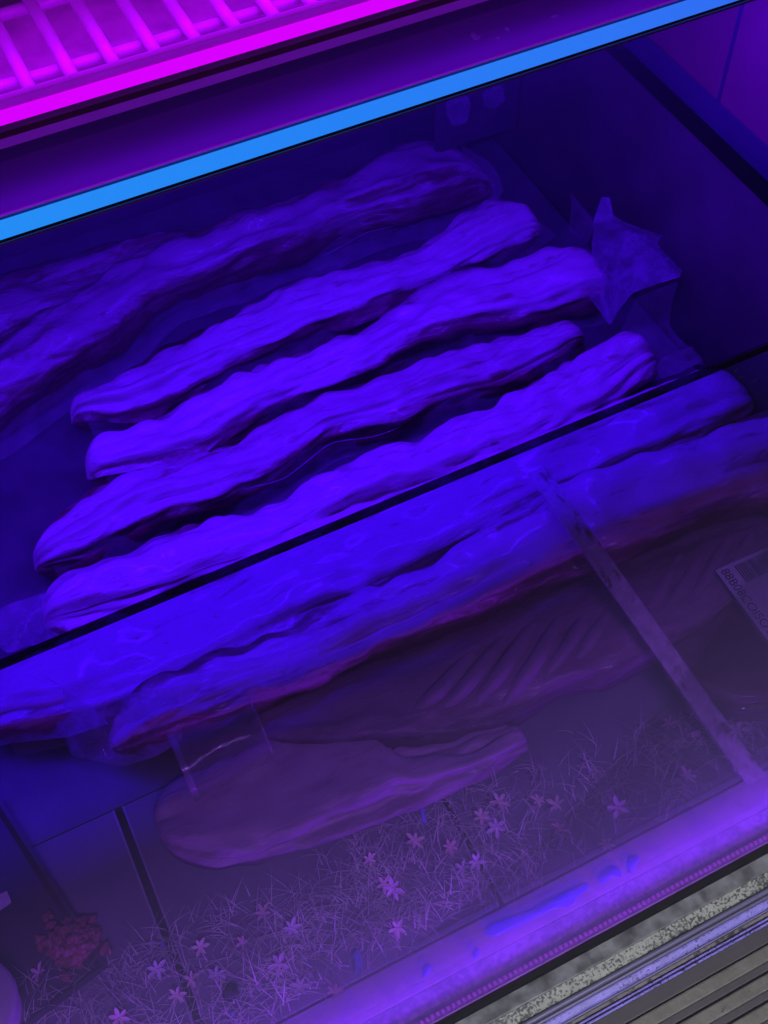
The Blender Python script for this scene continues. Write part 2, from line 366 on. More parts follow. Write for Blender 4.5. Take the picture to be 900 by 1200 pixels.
# LED beads
bm = bmesh.new()
x = -0.5
while x < 1.0:
    yb = D(0.1758, -0.003)
    box_bm(bm, (x, yb - 0.0016, -0.003), (x + 0.0024, yb + 0.0016, -0.0012)); x += 0.0048
tag(link('led_beads', done(bm), M['bead'], led), kind='stuff')

# puddles on the ledge
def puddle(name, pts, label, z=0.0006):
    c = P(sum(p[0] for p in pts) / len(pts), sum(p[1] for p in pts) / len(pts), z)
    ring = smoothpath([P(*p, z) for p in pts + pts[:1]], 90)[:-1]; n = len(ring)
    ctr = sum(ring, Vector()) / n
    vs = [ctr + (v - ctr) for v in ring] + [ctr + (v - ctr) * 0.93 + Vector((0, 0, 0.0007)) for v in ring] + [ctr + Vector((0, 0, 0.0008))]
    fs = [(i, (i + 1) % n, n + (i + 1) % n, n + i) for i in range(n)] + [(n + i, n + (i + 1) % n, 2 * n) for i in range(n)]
    tag(link(name, mesh(vs, fs), M['puddle_reflection'], None, True, loc=(c.x, c.y, 0)), label, 'puddle', 'puddles with painted blue reflection on the front ledge')
puddle('puddle', [(566, 1093), (572, 1082), (600, 1077), (630, 1062), (660, 1045), (690, 1032), (692, 1040), (676, 1052), (668, 1064), (655, 1062), (630, 1075), (600, 1090), (578, 1099)], 'long wet streak with painted blue reflection lying on the violet front ledge')
puddle('puddle', [(700, 1030), (706, 1020), (718, 1013), (727, 1018), (729, 1028), (718, 1026), (712, 1034), (704, 1036)], 'middle puddle of painted blue reflection with a hooked shape on the violet ledge')
puddle('puddle', [(734, 1014), (736, 1004), (746, 1001), (750, 1007), (745, 1014), (742, 1023), (737, 1024)], 'small drop shaped puddle of painted blue reflection furthest right on the ledge')
puddle('puddle', [(494, 1135), (500, 1128), (506, 1132), (502, 1142), (496, 1148)], 'faint small wet spot with painted blue reflection at the low end of the ledge')
puddle('puddle', [(553, 1116), (557, 1110), (562, 1112), (560, 1120), (555, 1123)], 'tiny wet spot with painted blue reflection just below the long streak on the ledge')

# ------------------------------------------------------------------ upper shelf with magenta-lit wire rack
sh = empty('upper_shelf', (0.2, 0.75, 0.44), 'violet fronted upper shelf with magenta lit wire rack above the blue tube', 'shelf')
SX0, SX1 = -0.7, 0.7
q = lambda dd, z: (D(dd, z), z)
prism('front_panel', [q(1.272, 0.452), q(1.414, 0.478), (D(1.414, 0.478), 0.470), (D(1.272, 0.452) + 0.002, 0.444)], SX0, SX1, M['fascia'], sh)
prism('trim_lip', [q(1.4145, 0.480), q(1.4255, 0.484), (D(1.4255, 0.484), 0.472), (D(1.4145, 0.48), 0.470)], SX0, SX1, M['lip'], sh)
prism('trim_groove', [q(1.4265, 0.479), q(1.4395, 0.480), (D(1.4395, 0.48), 0.468), (D(1.4265, 0.479), 0.468)], SX0, SX1, M['groove'], sh)
prism('trim_lip', [q(1.4400, 0.486), q(1.4540, 0.489), (D(1.4540, 0.489), 0.472), (D(1.44, 0.486), 0.470)], SX0, SX1, M['lip'], sh)
prism('light_strip', [q(1.4550, 0.489), q(1.4880, 0.494), (D(1.4880, 0.494), 0.480), (D(1.4550, 0.489), 0.474)], SX0, SX1, M['magenta'], sh)
prism('strip_glow_fade', [q(1.4890, 0.492), q(1.5080, 0.503), q(1.5230, 0.501), (D(1.5230, 0.501), 0.463), (D(1.4890, 0.492), 0.463)], SX0, SX1, M['wire'], sh)  # part added so the strip's glow fades off along its top
M['tray_violet'] = plain('mottled_violet_tray', (0.85, 0.3, 0.95), 0.5, 0.0, 0.4, 22)
box('shelf_tray', (SX0, D(1.508, 0.5) + 0.002, 0.455), (SX1, 1.195, 0.462), M['tray_violet'], sh)
zr = 0.492
for k in range(34):                                     # wires running back
    x = -0.42 + 0.0318 * k
    link('wire', tube_mesh([(x, 0.756, zr), (x, 0.80, zr + 0.0), (x, 0.86, zr), (x, 1.19, zr)], 0.0052, 8), M['wire'], sh, True)
for y in (0.795, 0.885, 1.0, 1.1):
    link('cross_wire', tube_mesh([(SX0, y, zr - 0.0082), (SX1, y, zr - 0.0082)], 0.0052, 8), M['wire'], sh, True)
rnd = random.Random(8)
bm = bmesh.new()
for _ in range(16):
    px, py = rnd.uniform(548, 650), rnd.uniform(8, 60)
    D0 = P(px, py, 0.46)
    yy = D0.y; zz = 0.452 + (yy - D(1.272, 0.452)) / (D(1.414, 0.478) - D(1.272, 0.452)) * 0.026
    if not 0.698 < yy < 0.735: continue
    p = P(px, py, zz)
    bmesh.ops.create_icosphere(bm, subdivisions=2, radius=1, matrix=Matrix.Translation(p) @ Matrix.Diagonal((rnd.uniform(0.001, 0.0045), rnd.uniform(0.001, 0.003), 0.0006, 1)))
tag(link('water_drops', done(bm), M['drop'], sh, True), kind='stuff')

# ------------------------------------------------------------------ blue tube lamp
lamp = empty('tube_lamp', (0.2, TY, TZ), 'long glowing blue tube lamp along the front of the upper shelf', 'lamp')
link('tube', tube_mesh([(-0.62, TY, TZ), (0.686, TY, TZ)], 0.0063, 20), M['tube'], lamp, True)
for xx in (-0.64, 0.686):
    link('end_cap', tube_mesh([(xx, TY, TZ), (xx + 0.012, TY, TZ)], 0.0085, 16), M['white'], lamp, True)
for yy, zz in ((TY - 0.0075, TZ - 0.0062), (TY + 0.0072, TZ + 0.0058)):
    link('added_glow_rim', tube_mesh([(-0.62, yy, zz), (0.686, yy, zz)], 0.0012, 8), M['lip'], lamp, True)  # rims added to show the tube's glow along its edges
box('added_light_blocker', (-0.64, TY - 0.0026, TZ - 0.0109), (0.698, TY - 0.0020, TZ - 0.0060), M['black'], lamp, 0.0001)  # added blocker, cuts the tube's light off the front deck

# ------------------------------------------------------------------ meat
def meat(name, label, back, front, h, mat, zb=0.002, seed=0, cap_lo=-0.3, cap_hi=0.7, amp=0.007, nx=210, nt=48, pw=26, group=None, cat='meat', hv=0.25, flat=0.85):
    B = [P(*p, zb + 0.75 * h) for p in back]; F = [P(*p, zb + 0.2 * h) for p in front]
    mid = lambda L: sum(v.y for v in L) / len(L)
    gapy = (mid(B) - mid(F)) * 0.06
    for v in B: v.y += gapy
    for v in F: v.y -= gapy
    B.sort(key=lambda v: v.x); F.sort(key=lambda v: v.x)
    x0 = min(B[0].x, F[0].x); x1 = max(B[-1].x, F[-1].x)
    xs = np.linspace(x0, x1, nx)
    yb = np.interp(xs, [v.x for v in B], [v.y for v in B]); yf = np.interp(xs, [v.x for v in F], [v.y for v in F])
    k = np.exp(-0.5 * (np.arange(-9, 10) / 3.5) ** 2); k /= k.sum()
    pad = lambda a: np.convolve(np.pad(a, 9, 'edge'), k, 'valid')
    yb, yf = pad(yb), pad(yf)
    vs = []; cap = []; S = Vector((seed * 7.3, seed * 3.1, seed * 1.7))
    for i, x in enumerate(xs):
        t = i / (nx - 1); u = abs(2 * t - 1)
        e = max(0.0, 1 - u ** pw) ** 0.5
        cy = (yb[i] + yf[i]) / 2; hw = max(0.006, (yb[i] - yf[i]) / 2)
        hh = h * (1 + hv * noise.noise(Vector((x * 9, 0, 0)) + S))
        wob = 0.006 * noise.noise(Vector((x * 14, 5, 0)) + S)
        for j in range(nt):
            a = 2 * math.pi * j / nt; c, s = math.cos(a), math.sin(a)
            cy_ = math.copysign(abs(c) ** flat, c); cz_ = math.copysign(abs(s) ** flat, s)
            q1 = Vector((x * 9, c * 1.6, s * 1.6)) + S; q2 = Vector((x * 34, c * 3.5, s * 3.5)) + S
            q3 = Vector((x * 5, c * 6, s * 6)) + S
            dsp = amp * (noise.noise(q1) * 1.3 + 0.8 * noise.noise(q2) + 0.9 * noise.noise(q3)) * (0.35 + 0.65 * e)
            rr = 1 + dsp / hw
            y = cy + wob + hw * e * cy_ * rr
            z = zb + hh * 0.5 + hh * 0.5 * e * cz_ * (1 + dsp / (hh * 0.5))
            z = max(zb, z)
            if e < 0.9: z = zb + (z - zb) * (0.55 + 0.5 * e)
            vs.append((x, y, z))
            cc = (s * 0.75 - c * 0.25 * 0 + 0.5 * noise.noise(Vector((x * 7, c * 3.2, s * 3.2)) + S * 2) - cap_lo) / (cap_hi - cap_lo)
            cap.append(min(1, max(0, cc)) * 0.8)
    fs = []
    for i in range(nx - 1):
        for j in range(nt):
            j2 = (j + 1) % nt; fs.append((i * nt + j, i * nt + j2, (i + 1) * nt + j2, (i + 1) * nt + j))
    fs.append(tuple(range(nt))); fs.append(tuple((nx - 1) * nt + j for j in range(nt))[::-1])
    me = mesh(vs, fs)
    at = me.attributes.new('cap', 'FLOAT', 'POINT'); at.data.foreach_set('value', cap)
    bm = bmesh.new(); bm.from_mesh(me); bmesh.ops.recalc_face_normals(bm, faces=bm.faces); bm.to_mesh(me); bm.free()
    o = link(name, me, mat, None, True, loc=((x0 + x1) / 2, float((yb.mean() + yf.mean()) / 2), 0))
    SK[o.name] = (xs, yb, yf, h, zb, seed)
    return tag(o, label, cat, group)
def skirt(o, wdt, x_lo=0.03, x_hi=0.97):
    """loose film hanging from the front flank of a cut down on to the tray"""
    xs, yb, yf, h, zb, seed = SK[o.name]; n = len(xs); vs = []; fs = []; nr = 7
    for i in range(int(n * x_lo), int(n * x_hi)):
        x = xs[i]; cy = (yb[i] + yf[i]) / 2; hw = (yb[i] - yf[i]) / 2
        ww = wdt * (0.6 + 0.9 * noise.noise(Vector((x * 11, seed, 0))))
        for k in range(nr):
            t = k / (nr - 1); y = cy - hw * 0.75 - (hw * 0.30 + max(0.002, ww)) * t; z = zb + h * 0.72 * (1 - t) ** 1.6 + 0.003
            q_ = noise.noise_vector(Vector((x * 30, t * 2.5, seed)))
            vs.append((x + q_.x * 0.002, y + q_.y * 0.003, max(0.001, z + q_.z * 0.004)))
    m_ = len(vs) // nr
    for i in range(m_ - 1):
        for k in range(nr - 1): fs.append((i * nr + k, i * nr + k + 1, (i + 1) * nr + k + 1, (i + 1) * nr + k))
    return link('film_skirt', mesh(vs, fs), M['film'], o, True)
SK = {}
G = 'long cuts of meat wrapped in clear film'
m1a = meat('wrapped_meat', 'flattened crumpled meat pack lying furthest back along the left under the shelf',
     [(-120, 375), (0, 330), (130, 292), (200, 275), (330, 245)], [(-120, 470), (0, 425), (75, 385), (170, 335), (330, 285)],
     0.035, M['shaded_backmeat'], seed=1, cap_lo=-0.2, cap_hi=1.0, amp=0.008, group=G)
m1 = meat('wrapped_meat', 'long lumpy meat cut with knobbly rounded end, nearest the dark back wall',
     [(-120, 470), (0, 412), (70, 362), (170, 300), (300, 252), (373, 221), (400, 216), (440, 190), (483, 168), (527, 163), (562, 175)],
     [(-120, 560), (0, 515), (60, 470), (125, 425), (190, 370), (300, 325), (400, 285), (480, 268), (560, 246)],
     0.062, M['shaded_backmeat'], seed=2, cap_lo=-0.15, cap_hi=0.75, amp=0.008, group=G, pw=16)
m2 = meat('wrapped_meat', 'smooth pale straight meat cut, second from the back wall',
     [(92, 472), (150, 430), (200, 405), (300, 366), (367, 340), (433, 313), (500, 283), (550, 257), (583, 242), (612, 246)],
     [(85, 500), (160, 498), (230, 462), (300, 432), (400, 390), (500, 350), (590, 312), (640, 290)],
     0.058, M['fatty'], seed=3, cap_lo=-0.1, cap_hi=0.35, amp=0.009, group=G)
m3 = meat('wrapped_meat', 'pale meat cut with a twisted film tail standing up at its right end',
     [(95, 530), (180, 490), (300, 441), (400, 396), (477, 358), (520, 340), (600, 316), (650, 298), (690, 290)],
     [(110, 580), (230, 548), (320, 500), (430, 452), (500, 415), (600, 392), (712, 362)],
     0.055, M['fatty'], seed=4, cap_lo=-0.05, cap_hi=0.5, amp=0.010, group=G)
m4 = meat('wrapped_meat', 'S-curved marbled meat cut bending in the middle of the row',
     [(40, 632), (70, 600), (140, 560), (200, 540), (280, 525), (320, 503), (360, 478), (430, 460), (500, 425), (560, 400), (640, 384), (672, 384)],
     [(45, 678), (110, 660), (200, 614), (333, 572), (363, 545), (390, 522), (440, 512), (500, 494), (560, 474), (640, 440), (688, 410)],
     0.052, M['lean'], seed=5, cap_lo=-0.25, cap_hi=0.6, amp=0.009, group=G)
m5 = meat('wrapped_meat', 'bright pale meat cut lying right behind the black glass edge',
     [(60, 696), (130, 660), (200, 640), (260, 602), (290, 595), (350, 575), (400, 555), (440, 535), (500, 510), (560, 480), (640, 440), (715, 398), (748, 392)],
     [(60, 755), (110, 752), (200, 715), (300, 675), (500, 590), (640, 528), (775, 442)],
     0.060, M['fatty'], seed=6, cap_lo=-0.3, cap_hi=0.35, amp=0.010, group=G)
m6 = meat('wrapped_meat', 'broad blue-lit meat slab just in front of the black glass edge',
     [(-30, 795), (120, 728), (250, 676), (420, 606), (600, 528), (740, 470), (860, 428)],
     [(-20, 880), (140, 840), (300, 775), (430, 712), (560, 648), (660, 602), (760, 552), (880, 500)],
     0.055, M['fatty'], seed=7, cap_lo=-0.25, cap_hi=0.5, amp=0.006, group=G, flat=0.7)
m7 = meat('wrapped_meat', 'thick meat slab with pale top and dark lean front behind the ribs',
     [(110, 835), (260, 775), (400, 712), (520, 655), (640, 580), (760, 535), (880, 488), (960, 455)],
     [(150, 905), (270, 858), (400, 800), (500, 765), (580, 725), (700, 680), (800, 640), (890, 600), (980, 560)],
     0.072, M['fatty'], seed=8, cap_lo=0.1, cap_hi=0.6, amp=0.008, group=G, flat=0.62, pw=9)
m8 = meat('rib_rack', 'flat dim violet rack of ribs with slanting bones, in front of the thick slab',
     [(290, 842), (400, 795), (480, 758), (560, 722), (690, 672), (800, 632), (900, 592)],
     [(300, 880), (420, 880), (520, 868), (600, 846), (700, 806), (780, 768), (910, 700)],
     0.040, M['ribs'], seed=9, cap_lo=-0.2, cap_hi=0.9, amp=0.004, cat='ribs', flat=0.7)
bones = [((470, 850), (560, 760)), ((505, 846), (598, 740)), ((545, 838), (632, 722)), ((585, 832), (668, 708)), ((622, 815), (705, 692)), ((655, 800), (735, 680)),
         ((690, 782), (768, 664)), ((722, 768), (798, 650)), ((752, 752), (828, 640)), ((785, 735), (858, 625)), ((818, 718), (890, 612)), ((850, 702), (922, 600))]
for k, (a, b) in enumerate(bones):
    pts = [P(*a, 0.026), P(a[0] * 0.72 + b[0] * 0.28 + 4, a[1] * 0.72 + b[1] * 0.28, 0.0370), P((a[0] + b[0]) / 2 + 6, (a[1] + b[1]) / 2, 0.0395), P(a[0] * 0.25 + b[0] * 0.75 + 3, a[1] * 0.25 + b[1] * 0.75, 0.0375), P(*b, 0.032)]
    pts = smoothpath(pts, 14)
    link('rib', tube_mesh(pts, [0.0085 * (0.55 + 0.45 * math.sin(math.pi * (i + 0.5) / 14)) for i in range(14)], 10), M['bone'], m8, True)
m9 = meat('wrapped_meat', 'dull pale slab lying nearest the reflected grass, with darker lean patches',
     [(188, 945), (235, 910), (300, 876), (345, 850), (425, 834), (450, 872), (480, 882), (540, 872), (612, 850)],
     [(195, 1002), (250, 1014), (330, 1000), (420, 970), (500, 937), (580, 897), (622, 876)],
     0.025, M['pale'], seed=10, cap_lo=-0.5, cap_hi=0.9, amp=0.008, group=G, flat=0.62, pw=30)
# dark pack on the right under the price label
m10 = meat('dark_meat_pack', 'dark brown-red meat pack carrying the printed label beside the end wall',
     [(770, 762), (850, 690), (900, 640), (1000, 590)], [(800, 815), (850, 838), (900, 838), (960, 800), (1060, 740)],
     0.040, M['darkmeat'], seed=11, amp=0.004, flat=0.6)

# film parts of the wrapped meats
def sheet(name, pts3, faces, mat, parent, sub=4, amp=0.003, seed=0):
    bm = bmesh.new(); vs = [bm.verts.new(p) for p in pts3]
    for f in faces: bm.faces.new([vs[i] for i in f])
    bmesh.ops.triangulate(bm, faces=bm.faces[:])
    bmesh.ops.subdivide_edges(bm, edges=bm.edges[:], cuts=sub, use_grid_fill=True)
    for _ in range(2): bmesh.ops.smooth_vert(bm, verts=bm.verts, factor=0.4, use_axis_x=True, use_axis_y=True, use_axis_z=True)
    for v in bm.verts:
        n = noise.noise_vector(v.co * 32 + Vector((seed, 0, 0))); v.co += n * amp
    return link(name, done(bm), mat, parent, True)
sheet('film_tail', [P(703, 229, 0.135), P(714, 232, 0.135), P(720, 254, 0.120), P(820, 293, 0.110), P(810, 308, 0.085), P(800, 326, 0.100),
                    P(742, 346, 0.080), P(737, 270, 0.100), P(694, 262, 0.105), P(692, 290, 0.06), P(716, 385, 0.03), P(690, 350, 0.052)],
      [(0, 1, 2, 8), (2, 3, 4, 7), (7, 4, 5, 6), (8, 2, 7), (8, 7, 9), (9, 7, 6, 10), (9, 10, 11)], M['film2'], m3, 7, 0.0022, 1)
sheet('film_sheet', [P(742, 346, 0.078), P(800, 326, 0.098), P(785, 380, 0.03), P(835, 432, 0.012), P(760, 425, 0.02), P(722, 390, 0.028)],
      [(0, 1, 2), (0, 2, 4, 5), (2, 3, 4)], M['film'], m3, 4, 0.003, 2)
sheet('film_sheet', [P(668, 218, 0.09), P(700, 262, 0.10), P(690, 290, 0.06), P(664, 272, 0.05)], [(0, 1, 2, 3)], M['film'], m3, 4, 0.003, 3)
sheet('film_tail', [P(770, 420, 0.05), P(815, 402, 0.06), P(826, 425, 0.035), P(800, 440, 0.03), P(760, 450, 0.025)], [(0, 1, 2), (0, 2, 3, 4)], M['film2'], m5, 4, 0.004, 4)
sheet('film_tail', [P(-10, 745, 0.012), P(0, 705, 0.03), P(60, 690, 0.05), P(130, 672, 0.055), P(105, 735, 0.04), P(40, 760, 0.02), P(5, 775, 0.012)],
      [(0, 1, 2, 6), (2, 3, 4), (2, 4, 5, 6)], M['film2'], m5, 4, 0.005, 5)
sheet('film_sheet', [P(585, 245, 0.055), P(635, 255, 0.05), P(655, 275, 0.02), P(620, 305, 0.015)], [(0, 1, 2, 3)], M['film'], m2, 4, 0.004, 6)
sheet('film_sheet', [P(540, 165, 0.055), P(575, 180, 0.06), P(592, 225, 0.03), P(575, 250, 0.01), P(540, 255, 0.02)], [(0, 1, 2, 3, 4)], M['film'], m1, 4, 0.004, 7)
sheet('film_tail', [P(140, 882, 0.03), P(160, 868, 0.05), P(190, 858, 0.055), P(186, 872, 0.03), P(146, 892, 0.015)], [(0, 1, 2, 3), (0, 3, 4)], M['film2'], m7, 4, 0.003, 8)
sheet('film_sheet', [P(60, 838, 0.02), P(130, 812, 0.075), P(215, 800, 0.085), P(215, 870, 0.05), P(150, 905, 0.01), P(80, 890, 0.008)], [(0, 1, 2, 3, 4, 5)], M['film2'], m7, 5, 0.006, 19)
sheet('film_sheet', [P(-20, 800, 0.05), P(60, 790, 0.06), P(140, 850, 0.06), P(60, 870, 0.03), P(-20, 880, 0.015)], [(0, 1, 2, 3, 4)], M['film2'], m6, 5, 0.006, 9)
for o, pts, z in ((m4, [(190, 598), (260, 580), (333, 562), (363, 538), (387, 518), (440, 512), (470, 500)], 0.03),
                  (m5, [(300, 600), (340, 588), (400, 562), (440, 540)], 0.055),
                  (m1, [(380, 300), (430, 272), (475, 262), (480, 245), (530, 240), (560, 225)], 0.03),
                  (m7, [(480, 745), (560, 705), (640, 668), (700, 650), (800, 618)], 0.06)):
    link('film_fold', tube_mesh(smoothpath([P(*p, z) for p in pts], 40), 0.0006, 5), M['film2'], o, True)

for o, wd in ((m1, 0.022), (m2, 0.016), (m3, 0.012), (m4, 0.018), (m6, 0.01)): skirt(o, wd)
# clear sleeve round the left end of the rib rack
slv = empty('plastic_sleeve', P(245, 880, 0.0), 'short clear plastic sleeve with a curved rim in front of the thick slab', 'sleeve')
def arc_pts(c, ry, rz, a0, a1, n): return [Vector((c.x, c.y + ry * math.cos(a), c.z + rz * math.sin(a))) for a in np.linspace(a0, a1, n)]
cl, cr = P(212, 898, 0.024), P(300, 850, 0.024)
n = 30; A = arc_pts(cl, 0.036, 0.034, -0.6, math.pi + 0.6, n); B_ = arc_pts(cr, 0.040, 0.036, -0.6, math.pi + 0.6, n)
vs = []; fs = []
for k in range(9):
    for a, b in zip(A, B_):
        p = a.lerp(b, k / 8); vs.append(p + noise.noise_vector(p * 40) * 0.0025)
for k in range(8):
    for j in range(n - 1): fs.append((k * n + j, k * n + j + 1, (k + 1) * n + j + 1, (k + 1) * n + j))
link('sleeve_wall', mesh(vs, fs), M['sleeve'], slv, True)
def band(pts, wdt):
    vs = []; fs = []
    for p in pts: vs += [p, p + Vector((wdt, 0, 0))]
    for i in range(len(pts) - 1): fs.append((2 * i, 2 * i + 1, 2 * i + 3, 2 * i + 2))
    return mesh(vs, fs)
link('rim', band(arc_pts(cl + Vector((-0.001, 0, 0)), 0.037, 0.035, -0.6, math.pi + 0.6, 40), 0.006), M['sleeve_rim'], slv, True)
link('rim', band(arc_pts(cr, 0.041, 0.037, -0.6, math.pi + 0.6, 40), 0.0025), M['sleeve_rim'], slv, True)

# reflection in the glass built solid: divider strip leaning from the slab down to the glass
path = smoothpath([P(628, 552, 0.096), P(668, 608, 0.100), P(712, 670, 0.092), P(770, 752, 0.060), P(886, 915, 0.006)], 61)
a = path[0]; sx_ = Vector((1, 0, 0)); bm = bmesh.new(); rnd = random.Random(3); nS = 60; rows = []
for i in range(nS + 1):
    p = path[i]; ax = (path[min(i + 1, nS)] - path[max(i - 1, 0)]).normalized(); up = sx_.cross(ax).normalized()
    if up.z < 0: up = -up
    e1 = 0.0005 * noise.noise(Vector((i * 0.7, 0, 0))); wv = 0.0095
    rows.append([bm.verts.new(p + sx_ * (s_ * wv + e1) + up * h) for s_, h in ((-1, 0), (1, 0), (1, 0.0022), (-1, 0.0022))])
for i in range(nS):
    for j in range(4): bm.faces.new((rows[i][j], rows[i][(j + 1) % 4], rows[i + 1][(j + 1) % 4], rows[i + 1][j]))
bm.faces.new(rows[0][::-1]); bm.faces.new(rows[-1])
tag(link('reflection_strip', done(bm), M['strip_reflection'], None, loc=a), 'reflection built as a stained translucent strip slanting over slab and ribs to the ledge', 'strip_reflection')

# printed label on the dark pack
lab = empty('price_label', P(880, 690, 0.0500), 'white printed barcode label stuck on the dark meat pack', 'label')
c0, c1, c2 = P(838, 668, 0.0500), P(902, 640, 0.0500), P(905, 764, 0.0500)
ex = (c1 - c0); ey = (c2 - c0); ey = ey - ex * 0.0
ux = ex.normalized(); uy = (ey - ux * ey.dot(ux)).normalized(); Wd, Ht = 0.085, ey.dot(uy) * 1.0
Ht = max(Ht, 0.075)
def lp(u, v, z=0.0): return c0 + ux * u + uy * v + Vector((0, 0, z))
def lquad(name, u0, v0, u1, v1, z0, z1, mat):
    vs = [lp(u0, v0, z0), lp(u1, v0, z0), lp(u1, v1, z0), lp(u0, v1, z0), lp(u0, v0, z1), lp(u1, v0, z1), lp(u1, v1, z1), lp(u0, v1, z1)]
    fs = [(0, 1, 2, 3), (4, 5, 6, 7), (0, 1, 5, 4), (1, 2, 6, 5), (2, 3, 7, 6), (3, 0, 4, 7)]
    bm = bmesh.new(); me = mesh(vs, fs); bm.from_mesh(me); return link(name, done(bm), mat, lab)
lquad('paper', 0, 0, Wd, Ht, -0.0006, 0.0, M['paper'])
rnd = random.Random(5); bm = bmesh.new(); u = 0.0185
v0, v1 = 0.004, 0.024
vv = v0
while u < 0.075:
    wd = rnd.choice([0.0006, 0.0009, 0.0014])
    q4 = [bm.verts.new(lp(*t, 0.0003)) for t in ((u, v0), (u + wd, v0), (u + wd, v1), (u, v1))]; bm.faces.new(q4)
    u += wd + rnd.choice([0.0006, 0.0010])
tag(link('barcode', done(bm), M['ink'], lab), kind='stuff')
tcu = bpy.data.curves.new('lettering', 'FONT'); tcu.body = '88B08COISOT'; tcu.size = 0.0125; tcu.extrude = 0.0001; tcu.materials.append(M['ink'])
t_ = bpy.data.objects.new('t', tcu); COL.objects.link(t_); bpy.context.view_layer.update()
tme = bpy.data.meshes.new_from_object(t_.evaluated_get(bpy.context.evaluated_depsgraph_get())); bpy.data.objects.remove(t_)
to = bpy.data.objects.new('lettering', tme); COL.objects.link(to); to.parent = lab
# lettering runs down the long edge of the label, upside down as seen from the front
mt = Matrix((uy, ux, Vector((0, 0, 1)))).transposed().to_4x4(); mt.translation = lp(0.0035, 0.003, 0.0005) - lab.location
to.matrix_local = mt

# small packet leaning on the back wall
pk = empty('hanging_packet', (0.5, 1.06, 0.455), 'dark packet with two crumpled blue tags hanging under the shelf near the back corner', 'packet')
def wall_pt(px, py, Y):
    r = ROT @ Vector((px - 450, -(py - 600), -FOC)); return CAM + r * (Y / r.y)
def wquad(name, pts, Y, mat, parent, seed=0, amp=0.002, sub=3):
    return sheet(name, [wall_pt(*p, Y) for p in pts], [tuple(range(len(pts)))], mat, parent, sub, amp, seed)
c = wall_pt(560, 125, 1.06)
a_, b_ = wall_pt(514, 100, 1.06), wall_pt(606, 150, 1.06)
box('card', (a_.x, 1.062, min(a_.z, b_.z)), (b_.x, 1.068, 0.4545), M['tray'], pk)
wquad('tag', [(522, 112), (548, 105), (553, 122), (548, 148), (530, 152), (522, 135)], 1.056, M['film2'], pk, 1)
wquad('tag', [(565, 102), (590, 95), (594, 118), (580, 132), (566, 128)], 1.056, M['film2'], pk, 2)

# ------------------------------------------------------------------ left corner
tr = empty('black_tray', P(0, 1000, 0), 'black foam tray cut off at the left edge, holding the lump of mince', 'tray')
e0, e1 = P(-6, 925, 0.012), P(128, 1135, 0.012); dv = (e1 - e0).normalized(); sd = Vector((dv.y, -dv.x, 0)); sd = sd if sd.x < 0 else -sd
bm = bmesh.new()
vs = []
for zz, ins in ((0.001, 0.006), (0.016, 0.0), (0.016, 0.004), (0.006, 0.010)):
    for s, l in ((0, 0), (1, 0), (1, 1), (0, 1)):
        p = e0.lerp(e1, s * 1.0) + sd * (0.16 * l)
        cc = e0.lerp(e1, 0.5) + sd * 0.08
        d2 = (cc - p); d2.z = 0; p = p + d2.normalized() * ins * 1.4; p.z = zz; vs.append(bm.verts.new(p))
for k in range(3):
    for j in range(4): bm.faces.new((vs[4 * k + j], vs[4 * k + (j + 1) % 4], vs[4 * k + 4 + (j + 1) % 4], vs[4 * k + 4 + j]))
bm.faces.new(vs[0:4][::-1]); bm.faces.new(vs[12:16])
link('tray_body', done(bm), M['tray'], tr)
bm = bmesh.new(); rnd = random.Random(11)
for k in range(170):
    px, py = rnd.gauss(85, 15), rnd.gauss(1103, 12)
    z = 0.012 + 0.016 * max(0, 1 - ((px - 85) / 34) ** 2 - ((py - 1103) / 26) ** 2) * rnd.random()
    p = P(px, py, z); r = rnd.uniform(0.0018, 0.0042)
    bmesh.ops.create_icosphere(bm, subdivisions=2, radius=1, matrix=Matrix.Translation(p) @ Matrix.Rotation(rnd.uniform(0, 3), 4, 'Z') @ Matrix.Diagonal((r * 1.5, r * 0.9, r * 0.8, 1)))
for v in bm.verts: v.co += noise.noise_vector(v.co * 220) * 0.0012
o = link('mince', done(bm), M['mince'], None, True, loc=P(85, 1103, 0.01)); tag(o, 'ragged lump of red minced meat beside the reflected grass at lower left', 'mince')
tub = empty('white_tub', P(0, 1160, 0), 'white plastic tub corner cut off at the lower left edge', 'tub')
def lathe_x(name, c, prof, mat, parent, seg=40):
    vs = []; fs = []
    for r, z in prof:
        for k in range(seg):
            t = 2 * math.pi * k / seg; vs.append((c.x + r * math.cos(t), c.y + r * math.sin(t), z))
    for i in range(len(prof) - 1):
        for k in range(seg): fs.append((i * seg + k, i * seg + (k + 1) % seg, (i + 1) * seg + (k + 1) % seg, (i + 1) * seg + k))
    fs.append(tuple((len(prof) - 1) * seg + k for k in range(seg)))
    return link(name, mesh(vs, fs), mat, parent, True)
tc_ = P(-14, 1196, 0.0)
M['tubmat'] = plain('tub_plastic', (0.55, 0.42, 0.58), 0.4, 0.0, 0.08, 20)
lathe_x('tub_wall', tc_, [(0.030, 0.001), (0.034, 0.045)], M['tubmat'], tub)
lathe_x('lid', tc_, [(0.0365, 0.043), (0.037, 0.050), (0.034, 0.054), (0.01, 0.055), (0.001, 0.055)], M['tubmat'], tub)
tg = sheet('paper_tag', [P(-12, 1050, 0.028), P(9, 1041, 0.026), P(18, 1058, 0.024), P(-6, 1074, 0.026)], [(0, 1, 2, 3)], M['lilac'], None, 2, 0.0005, 3)
tag(tg, 'small lilac paper tag on the black tray at the left edge', 'tag')

